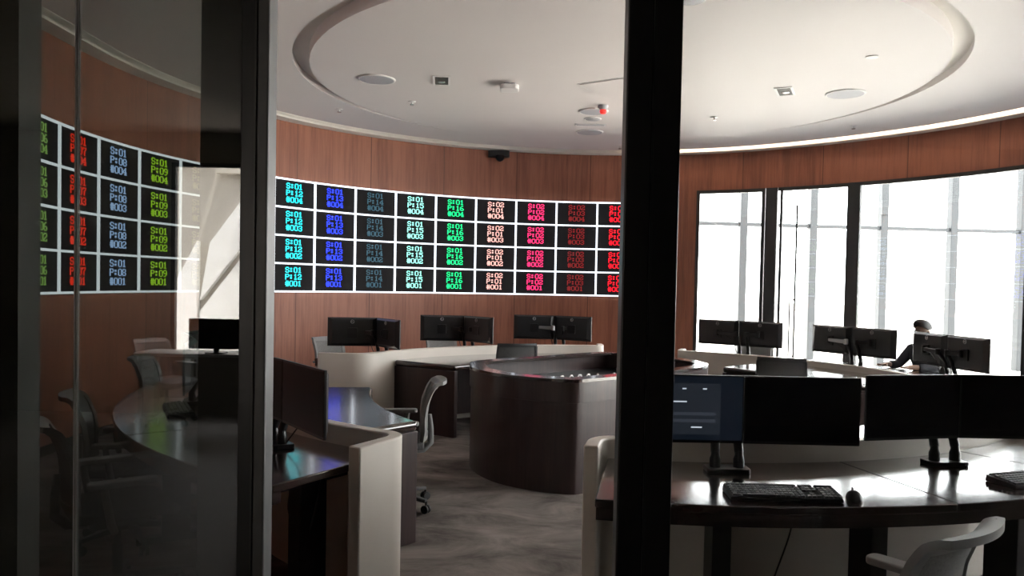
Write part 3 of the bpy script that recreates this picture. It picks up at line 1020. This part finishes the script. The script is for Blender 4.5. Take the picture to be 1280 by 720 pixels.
def make_mouse():
    t = thing('computer_mouse', '', 'mouse')
    def fn(a, b):
        return (a, b)
    b = MB()
    n, m_ = 16, 6
    vs_ = []
    for j in range(m_ + 1):
        ph = PI / 2 * j / m_
        for i in range(n):
            th = 2 * PI * i / n
            x = .031 * math.cos(th) * (1 - .12 * math.sin(th)) * math.cos(ph * .98)
            y = .055 * math.sin(th) * math.cos(ph * .98)
            vs_.append((x, y, .004 + .033 * math.sin(ph) * (1 - .25 * math.sin(th) * math.cos(ph))))
    fs = [(j * n + i, j * n + (i + 1) % n, (j + 1) * n + (i + 1) % n, (j + 1) * n + i) for j in range(m_) for i in range(n)]
    fs += [tuple(range(n))[::-1], tuple(m_ * n + i for i in range(n))]
    b.add(vs_, fs)
    b.add([(x, y, 0.0 if k < n else .004) for k, (x, y, z) in enumerate([v for v in vs_[:n]] * 2)], [tuple(range(n))[::-1]] + [(i, (i + 1) % n, n + (i + 1) % n, n + i) for i in range(n)])
    b.build('shell', 'plastic_black', t, smooth=True)
    MB().lathe([(.008, -.003), (.008, .003)], (0, .028, .033), 12, M=Matrix.Rotation(PI / 2, 4, 'Y')).build('wheel', 'key_grey', t, smooth=True)
    return t
kb = make_keyboard()
q = at_z(978, 622, DT)
kb.location = (q.x, q.y + .01, DT + .001)
kb.rotation_euler = (0, 0, R(-2))
tag(kb, 'black keyboard on the dark foreground desk, next to the mouse', 'keyboard', 'keyboards')
q = at_z(1300, 604, DT)
dup(kb, (q.x, q.y + .02, DT + .001), R(18), 'black keyboard cut by the right edge of the photo on the foreground desk')
q = at_z(222, 514, DT)
dup(kb, (q.x, q.y, DT + .001), R(-62), 'keyboard on the left desk seen through the tinted glass')
ms = make_mouse()
q = at_z(1067, 624, DT)
ms.location = (q.x, q.y, DT + .001)
ms.rotation_euler = (0, 0, R(-12))
tag(ms, 'black computer mouse right of the foreground keyboard', 'mouse')

# a desk by the lobby window, seen only as a reflection in the tinted glass
lt = thing('lobby_table', 'pale table by the lobby window reflected in the tinted glass', 'table', (-3.25, -4.75, 0))
MB().rbox((0, 0, 0.80), (1.3, 0.5, 0.03), 0.08).build('tabletop', 'white_plastic', lt, bevel=.005)
for sx in (-1, 1):
    for sy in (-1, 1):
        MB().box((sx * .58, sy * .18, .3925), (.04, .04, .785)).build('leg', 'brushed_steel', lt)
dup(proto['mon'], (-3.08, -4.60, 1.02), PI, 'blank monitor on the lobby table reflected in the tinted glass', 'flat black desk monitors')
st = thing('monitor_stand', 'black stand under the monitor on the lobby table', 'monitor stand', (-3.08, -4.65, .815))
MB().rbox((0, 0, .006), (.2, .16, .012), .03).build('foot', 'plastic_black', st)
MB().box((0, 0, .10), (.05, .03, .19)).build('neck', 'plastic_black', st)

# hanging cables under the desks
def cable(pts, label, r=.004):
    base = Vector(pts[-1])
    mb = MB()
    P_ = [Vector(p) for p in pts]
    sm = []
    for i in range(len(P_) - 1):
        p0, p1, p2, p3 = P_[max(i - 1, 0)], P_[i], P_[i + 1], P_[min(i + 2, len(P_) - 1)]
        for k in range(8):
            t = k / 8
            sm.append(.5 * ((2 * p1) + (p2 - p0) * t + (2 * p0 - 5 * p1 + 4 * p2 - p3) * t * t + (3 * p1 - p0 - 3 * p2 + p3) * t ** 3))
    sm.append(P_[-1])
    mb.tube(sm, r, 6)
    tag(mb.build('cable', 'plastic_black', None, smooth=True, origin=tuple(base)), label, 'cable')
cable([(1.22, 3.25, .70), (1.20, 3.27, .55), (1.14, 3.26, .38), (1.08, 3.25, .2), (1.05, 3.3, .02)], 'thin black cable hanging under the foreground desk')
cable([(-.98, 3.52, .70), (-1.0, 3.50, .55), (-.93, 3.5, .40), (-.88, 3.5, .55), (-.86, 3.55, .70)], 'black cable loop hanging under the left desk beside the white wing')
cable([(-1.10, 3.42, .70), (-1.12, 3.42, .45), (-1.05, 3.42, .2), (-1.1, 3.5, .02)], 'black cable dropping to the floor under the left desk')

# ------------------------------------------------------------------ task chairs
mat('mesh_dark', (0.10, 0.10, 0.10), 0.9, noise=(200, 0.3))
def make_chair(framed=False):
    """faces +y; origin on the floor under the seat"""
    t = thing('task_chair', '', 'chair')
    # star base
    for k in range(5):
        a = 2 * PI * k / 5 + .3
        d = Vector((math.cos(a), math.sin(a), 0))
        sp = MB().beam(d * .03 + Vector((0, 0, .115)), d * .30 + Vector((0, 0, .085)), .05, .04, .03, .024).build('base_spoke', 'chair_base', t, bevel=.005)
        cs = MB()
        cc_ = d * .30
        ax = Matrix.Rotation(a, 4, 'Z') @ Matrix.Rotation(PI / 2, 4, 'X')
        for s_ in (-1, 1):
            off = Vector((-math.sin(a), math.cos(a), 0)) * (.016 * s_)
            cs.lathe([(.012, -.010), (.028, -.009), (.030, -.006), (.030, .006), (.028, .009), (.012, .010)], cc_ + off + Vector((0, 0, .030)), 14, M=ax)
        cs.tube([cc_ + Vector((0, 0, .03)), cc_ + Vector((0, 0, .085))], .008, 8)
        cs.build('caster', 'plastic_black', sp, smooth=True)
    MB().lathe([(.034, .09), (.034, .13), (.026, .135), (.026, .28), (.018, .285), (.018, .40)], (0, 0, 0), 16).build('gas_column', 'chair_base', t, smooth=True)
    MB().rbox((0, -.01, .405), (.20, .26, .045), .03).build('tilt_mechanism', 'chair_base', t, bevel=.008)
    # seat
    def seat(u, v):
        x = u * .235
        y = -.22 + v * .46
        e = 1 - .12 * (abs(2 * v - 1) ** 4)
        z = .462 - .022 * (max(0, v - .78) / .22) ** 2 + .012 * u * u
        return (x * e, y, z)
    MB().sheet(seat, 12, 12, .048).build('seat', 'chair_fabric', t, smooth=True, bevel=.012)
    # backrest: gentle S profile ending in a rearward lip
    prof = [(.0, -.235, .50), (.15, -.245, .57), (.35, -.243, .66), (.55, -.255, .75), (.75, -.285, .83), (.88, -.315, .88), (.95, -.345, .90), (1.0, -.378, .903)]
    if framed:
        prof = [(.0, -.235, .50), (.3, -.245, .63), (.6, -.265, .77), (.85, -.29, .89), (1.0, -.305, .955)]
    def pf(v):
        v = min(max(v, 0), 1)
        for a, b in zip(prof[:-1], prof[1:]):
            if v <= b[0] + 1e-9:
                k = (v - a[0]) / (b[0] - a[0])
                return a[1] + (b[1] - a[1]) * k, a[2] + (b[2] - a[2]) * k
        return prof[-1][1:]
    def back(u, v):
        y, z = pf(v) if v <= 1 else (prof[-1][1] - (v - 1) * .3, prof[-1][2])
        w_ = .205 + .02 * math.sin(min(v, 1) * PI * .8) - (0 if framed else .03 * max(0, v - .85) / .15)
        return (u * w_, y + .035 * u * u, z)
    e_, t_ = (.9, .945) if framed else (.84, .84)
    fr = MB()
    for us, vsr, nu, nv in (((-1, -e_), (0, 1), 2, 26), ((e_, 1), (0, 1), 2, 26), ((-e_, e_), (t_, 1), 12, 6), ((-e_, e_), (0, .08), 12, 2)):
        fr.sheet(back, nu, nv, .026, us, vsr)
    fr.build('back_frame', 'chair_base' if framed else 'chair_grey', t, smooth=True)
    MB().sheet(back, 12, 22, .008, (-e_ - .02, e_ + .02), (.06, t_ + .02)).build('back_mesh', 'mesh_dark' if framed else 'chair_mesh', t, smooth=True)
    sp = MB()
    sp.tube([(0, -.12, .40), (0, -.22, .41), (0, -.272, .46), (0, -.272, .56), (0, -.262, .66)], [.026, .026, .024, .02, .014], 10)
    sp.build('back_spine', 'chair_grey', t, smooth=True)
    for s_ in (-1, 1):
        ar = MB()
        ar.tube([(s_ * .10, -.05, .405), (s_ * .24, -.06, .41), (s_ * .275, -.08, .45), (s_ * .275, -.10, .56), (s_ * .272, -.11, .625)], [.017, .017, .019, .018, .016], 10)
        ar.build('arm_support', 'chair_grey', t, smooth=True)
        MB().rbox((s_ * .272, -.03, .642), (.078, .30, .028), .03, 6).build('armrest', 'chair_grey', t, bevel=.008)
    return t
chairs = [
    ((1.16, 2.50), 38, 'grey mesh chair in the right foreground corner, cut by the bottom edge'),
    ((-.83, 5.46), 98, 'grey chair between the left white partition and the central console'),
    ((.0, 8.50), 14, 'chair whose dark framed back shows over the central console, before the cream partition'),
    ((2.60, 7.42), -19, 'chair with a dark framed back seen just above the foreground blank monitor'),
    ((-1.93, 3.80), -52, 'nearest grey chair at the left desk seen through the tinted glass'),
    ((-2.27, 4.62), -68, 'second grey chair at the left desk, just behind the nearest one'),
    ((-2.90, 6.70), -86, 'farthest grey chair at the left desk, beside the wood wall'),
    ((-2.0, 9.17), -127, 'pale chair behind the left end of the cream partition'),
    ((-.85, 10.45), -152, 'pale chair behind the middle of the cream partition'),
    ((4.55, 8.60), 110, 'chair the person by the windows sits on'),
    ((-3.75, -5.0), -60, 'chair beside the lobby table reflected in the tinted glass'),
    ((3.25, 10.55), 140, 'chair at the window desk behind the leftmost silhouetted monitors'),
]
ch0 = ch1 = None
for (x, y), a, lab in chairs:
    if 'framed back' in lab:
        if ch1 is None:
            ch1 = make_chair(True)
            ch1.location = (x, y, 0)
            ch1.rotation_euler = (0, 0, R(a))
            tag(ch1, lab, 'chair', 'dark framed mesh chairs')
        else:
            dup(ch1, (x, y, 0), R(a), lab)
        continue
    if ch0 is None:
        ch0 = make_chair()
        o = ch0
        o.location = (x, y, 0)
        o.rotation_euler = (0, 0, R(a))
        tag(o, lab, 'chair', 'grey task chairs')
    else:
        dup(ch0, (x, y, 0), R(a), lab)

# ------------------------------------------------------------------ ceiling fittings
ZC = CH - 0.036
def at_c(px, py, z=ZC):
    q = at_z(px, py, z)
    return (q.x, q.y, z)
def speaker(px, py, r, label):
    t = thing('ceiling_speaker', label, 'ceiling speaker', at_c(px, py), 0, 'round ceiling speakers')
    MB().lathe([(r, 0), (r, -.008), (r - .012, -.012), (r - .014, -.010)], n=32).build('rim', 'white_plastic', t, smooth=True)
    MB().lathe([(r - .014, -.006), (r - .02, -.011), (.01, -.016)], n=32).build('grille', 'grille_grey', t, smooth=True)
speaker(471, 99, .195, 'round ceiling speaker nearest the left video wall side')
speaker(1057, 117, .205, 'round ceiling speaker on the right half of the ceiling near the windows')
speaker(862, -2, .13, 'round ceiling speaker cut by the top edge right of the wide upright')
speaker(742, 139, .18, 'round ceiling speaker right behind the red detector')
speaker(741, 148.5, .11, 'small round ceiling speaker between the red detector and the line vent')
speaker(737, 165, .19, 'round ceiling speaker farthest back, nearest the video wall')
def square_light(px, py, rz, label):
    t = thing('recessed_spotlight', label, 'recessed light', at_c(px, py), rz, 'square recessed spotlights')
    f = MB()
    for dx, dy, sx, sy in ((-.08, 0, .02, .36), (.08, 0, .02, .36), (0, -.17, .14, .02), (0, .17, .14, .02)):
        f.box((dx, dy, -.004), (sx, sy, .010))
    f.build('trim_ring', 'white_plastic', t)
    MB().box((0, 0, -.001), (.14, .32, .004)).build('recess', 'pillar_dark', t)
    MB().lathe([(.042, -.002), (.036, -.008), (.02, -.009)], (-.0, .06, 0), 16).build('lens', 'steel_bright', t, smooth=True)
square_light(552, 100.5, R(5), 'square recessed spotlight between the left speaker and the access point')
square_light(981, 114, R(-25), 'square recessed spotlight left of the right hand ceiling speaker')
t = thing('access_point', 'white rounded ceiling box with a shadow, centre of the left ceiling half', 'access point', at_c(637, 105))
MB().rbox((0, 0, -.045), (.20, .22, .05), .05, 6).build('case', 'white_plastic', t, bevel=.012)
MB().rbox((0, 0, -.01), (.12, .12, .022), .02).build('mount', 'grille_grey', t)
def nozzle(px, py, label, z=ZC):
    t = thing('sprinkler_head', label, 'sprinkler', at_c(px, py, z), 0, 'small ceiling sprinklers')
    MB().lathe([(.045, 0), (.043, -.006), (.012, -.010), (.010, -.03)], n=16).build('cover', 'white_plastic', t, smooth=True)
    MB().lathe([(.010, -.03), (.026, -.034), (.026, -.038), (.005, -.042)], n=16).build('deflector', 'steel_bright', t, smooth=True)
nozzle(515, 127, 'tiny sprinkler head below the square spotlight on the left ceiling half')
nozzle(424, 136.5, 'tiny sprinkler head on the outer ceiling band near the wood wall at left', CH)
nozzle(893, 146.5, 'tiny sprinkler head beside the wide upright on the right ceiling half')
nozzle(1067, 157.5, 'tiny sprinkler head on the outer ceiling band above the windows', CH)
nozzle(775, 183, 'tiny sprinkler head at the back edge of the ceiling', CH)
t = thing('downlight', 'small bright round downlight on the right ceiling half', 'downlight', at_c(1090, 71))
MB().lathe([(.055, 0), (.055, -.006), (.045, -.009)], n=20).build('trim_ring', 'white_plastic', t, smooth=True)
mat('downlight_lens', (.9, .9, .9), .3, emit=(1, .97, .92), es=1.0)
MB().lathe([(.043, -.004), (.04, -.008), (.01, -.009)], n=20).build('lens', 'downlight_lens', t, smooth=True)
t = thing('smoke_detector', 'white ceiling detector with a red lens near the wide upright', 'detector', at_c(754, 132))
MB().lathe([(.06, 0), (.06, -.02), (.045, -.045), (.038, -.05)], n=20).build('body', 'grille_grey', t, smooth=True)
MB().lathe([(.038, -.05), (.040, -.075), (.03, -.095), (.005, -.10)], n=20).build('red_lens', 'red_lens', t, smooth=True)
t = thing('line_vent', 'narrow rectangular vent slot at the back of the ceiling', 'vent', at_c(738, 155.5))
MB().box((0, 0, -.006), (.40, .09, .012)).build('frame', 'white_plastic', t)
MB().box((0, 0, -.0125), (.36, .04, .003)).build('slot', 'grille_grey', t)
# access hatch, turned 45 degrees, its leaf hanging slightly open
qa, qb = at_z(722, 105, ZC), at_z(753, 119.5, ZC)
ed = Vector((qb.x - qa.x, qb.y - qa.y))
L_ = ed.length
t = thing('ceiling_hatch', 'square access hatch set slightly proud of the ceiling beside the wide upright', 'ceiling hatch', (qa.x, qa.y, ZC), math.atan2(ed.y, ed.x))
MB().box((L_ / 2, -L_ / 2, -.012), (L_ - .03, L_ - .03, .006), M=Matrix.Rotation(R(1.6), 4, 'Y')).build('leaf', 'ceiling_paint', t, bevel=.003)
fr_ = MB()
for a, b in (((0, 0), (L_, 0)), ((L_, 0), (L_, -L_)), ((L_, -L_), (0, -L_)), ((0, -L_), (0, 0))):
    fr_.beam((a[0], a[1], 0), (b[0], b[1], 0), .016, .004)
fr_.build('frame', 'white_plastic', t)

# ------------------------------------------------------------------ person seated by the windows
def skin_mesh(name, verts, edges, radii, m, parent, root=0, sub=2):
    me = bpy.data.meshes.new(name)
    me.from_pydata(verts, edges, [])
    o = bpy.data.objects.new(name, me)
    C.objects.link(o)
    me.materials.append(MATS[m])
    o.parent = parent
    s_ = o.modifiers.new('skin', 'SKIN')
    s_.use_smooth_shade = True
    sv = me.skin_vertices[0].data
    for i, r_ in enumerate(radii):
        sv[i].radius = (r_, r_) if not isinstance(r_, tuple) else r_
    sv[root].use_root = True
    ss = o.modifiers.new('sub', 'SUBSURF')
    ss.levels = sub
    ss.render_levels = sub
    return o
pp = (4.55, 8.60)
pr = thing('person', 'person with short dark hair seated behind the monitors by the windows, dark shirt', 'person', (pp[0], pp[1], 0), R(110))
# faces +y, like the chair
V, E_, RR = [], [], []
def vadd(p_, r_, link=None):
    V.append(p_)
    RR.append(r_)
    if link is not None:
        E_.append((link, len(V) - 1))
    return len(V) - 1
pel = vadd((0, -.10, .56), (.15, .12))
sp1 = vadd((0, -.11, .70), (.14, .105), pel)
sp2 = vadd((0, -.10, .84), (.155, .11), sp1)
sp3 = vadd((0, -.07, .96), (.13, .09), sp2)
nk = vadd((0, -.045, 1.03), .055, sp3)
hd0 = vadd((0, -.03, 1.10), .062, nk)
hd1 = vadd((0, -.025, 1.17), (.074, .088), hd0)
hd2 = vadd((0, -.03, 1.235), (.068, .084), hd1)
for s_ in (-1, 1):
    sh = vadd((s_ * .17, -.07, .95), .058, sp3)
    el = vadd((s_ * .25, .04, .77), .043, sh)
    wr = vadd((s_ * .18, .27, .785), .028, el)
    pm = vadd((s_ * .165, .34, .785), (.036, .016), wr)
    for k in range(4):
        x = s_ * (.138 + .018 * k)
        f0 = vadd((x, .375, .788), .009, pm)
        f1 = vadd((x, .405, .785), .008, f0)
        vadd((x, .425 - .006 * abs(k - 1), .772), .007, f1)
    th_ = vadd((s_ * .13, .325, .78), .011, pm)
    vadd((s_ * .115, .355, .775), .009, th_)
    hp_ = vadd((s_ * .10, -.05, .55), .085, pel)
    kn = vadd((s_ * .13, .36, .53), .062, hp_)
    ak = vadd((s_ * .13, .38, .10), .04, kn)
    vadd((s_ * .14, .50, .045), .032, ak)
skin_mesh('body', V, E_, RR, 'skin', pr)
# clothing slightly outside the body
def cloth(name, pts, m):
    V2, E2, R2 = [], [], []
    for p_, r_, l_ in pts:
        V2.append(p_)
        R2.append(r_)
        if l_ is not None:
            E2.append((l_, len(V2) - 1))
    return skin_mesh(name, V2, E2, R2, m, pr)
cloth('shirt', [((0, -.10, .57), (.165, .135), None), ((0, -.11, .70), (.158, .122), 0), ((0, -.10, .84), (.172, .126), 1), ((0, -.07, .96), (.145, .104), 2), ((0, -.05, 1.01), .068, 3),
                ((-.17, -.07, .95), .072, 3), ((-.25, .04, .77), .056, 5), ((-.19, .24, .785), .042, 6),
                ((.17, -.07, .95), .072, 3), ((.25, .04, .77), .056, 8), ((.19, .24, .785), .042, 9)], 'shirt_dark')
cloth('trousers', [((0, -.09, .55), (.165, .125), None), ((-.10, -.03, .55), .098, 0), ((-.13, .36, .53), .076, 1), ((-.13, .38, .12), .056, 2),
                   ((.10, -.03, .55), .098, 0), ((.13, .36, .53), .076, 4), ((.13, .38, .12), .056, 5)], 'trouser_dark')
hm = MB()
def hair(u, v):
    a = u * PI
    ph = v * PI / 2
    x = .083 * math.cos(ph) * math.sin(a)
    y = -.03 - .100 * math.cos(ph) * math.cos(a)
    fringe = .045 * max(0, -math.cos(a))
    z = 1.185 + fringe * (1 - v) + .105 * math.sin(ph) ** .8
    return (x, y, z)
hm.sheet(hair, 24, 8, .014, (-1, 1), (0, .97))
hm.lathe([(.03, -.004), (.02, .004), (.002, .006)], (0, -.03, 1.288), 12)
hm.build('hair', 'hair', pr, smooth=True)
fc = MB()
fc.lathe([(.011, -.012), (.014, 0), (.008, .014), (.001, .034)], (0, .062, 1.145), 10)
fc.build('nose', 'skin', pr, smooth=True)
for s_ in (-1, 1):
    er = MB()
    er.lathe([(.004, -.028), (.015, -.018), (.018, 0), (.014, .02), (.004, .026)], (s_ * .082, -.03, 1.15), 10)
    er.build('ear', 'skin', pr, smooth=True)
for s_ in (-1, 1):
    ey = MB()
    ey.lathe([(.001, -.009), (.009, -.004), (.009, .004), (.001, .009)], (s_ * .030, .050, 1.17), 10)
    ey.build('eye', 'hair', pr, smooth=True)
mo = MB().rbox((0, .052, 1.095), (.042, .012, .008), .003)
mo.build('mouth', 'skin', pr)
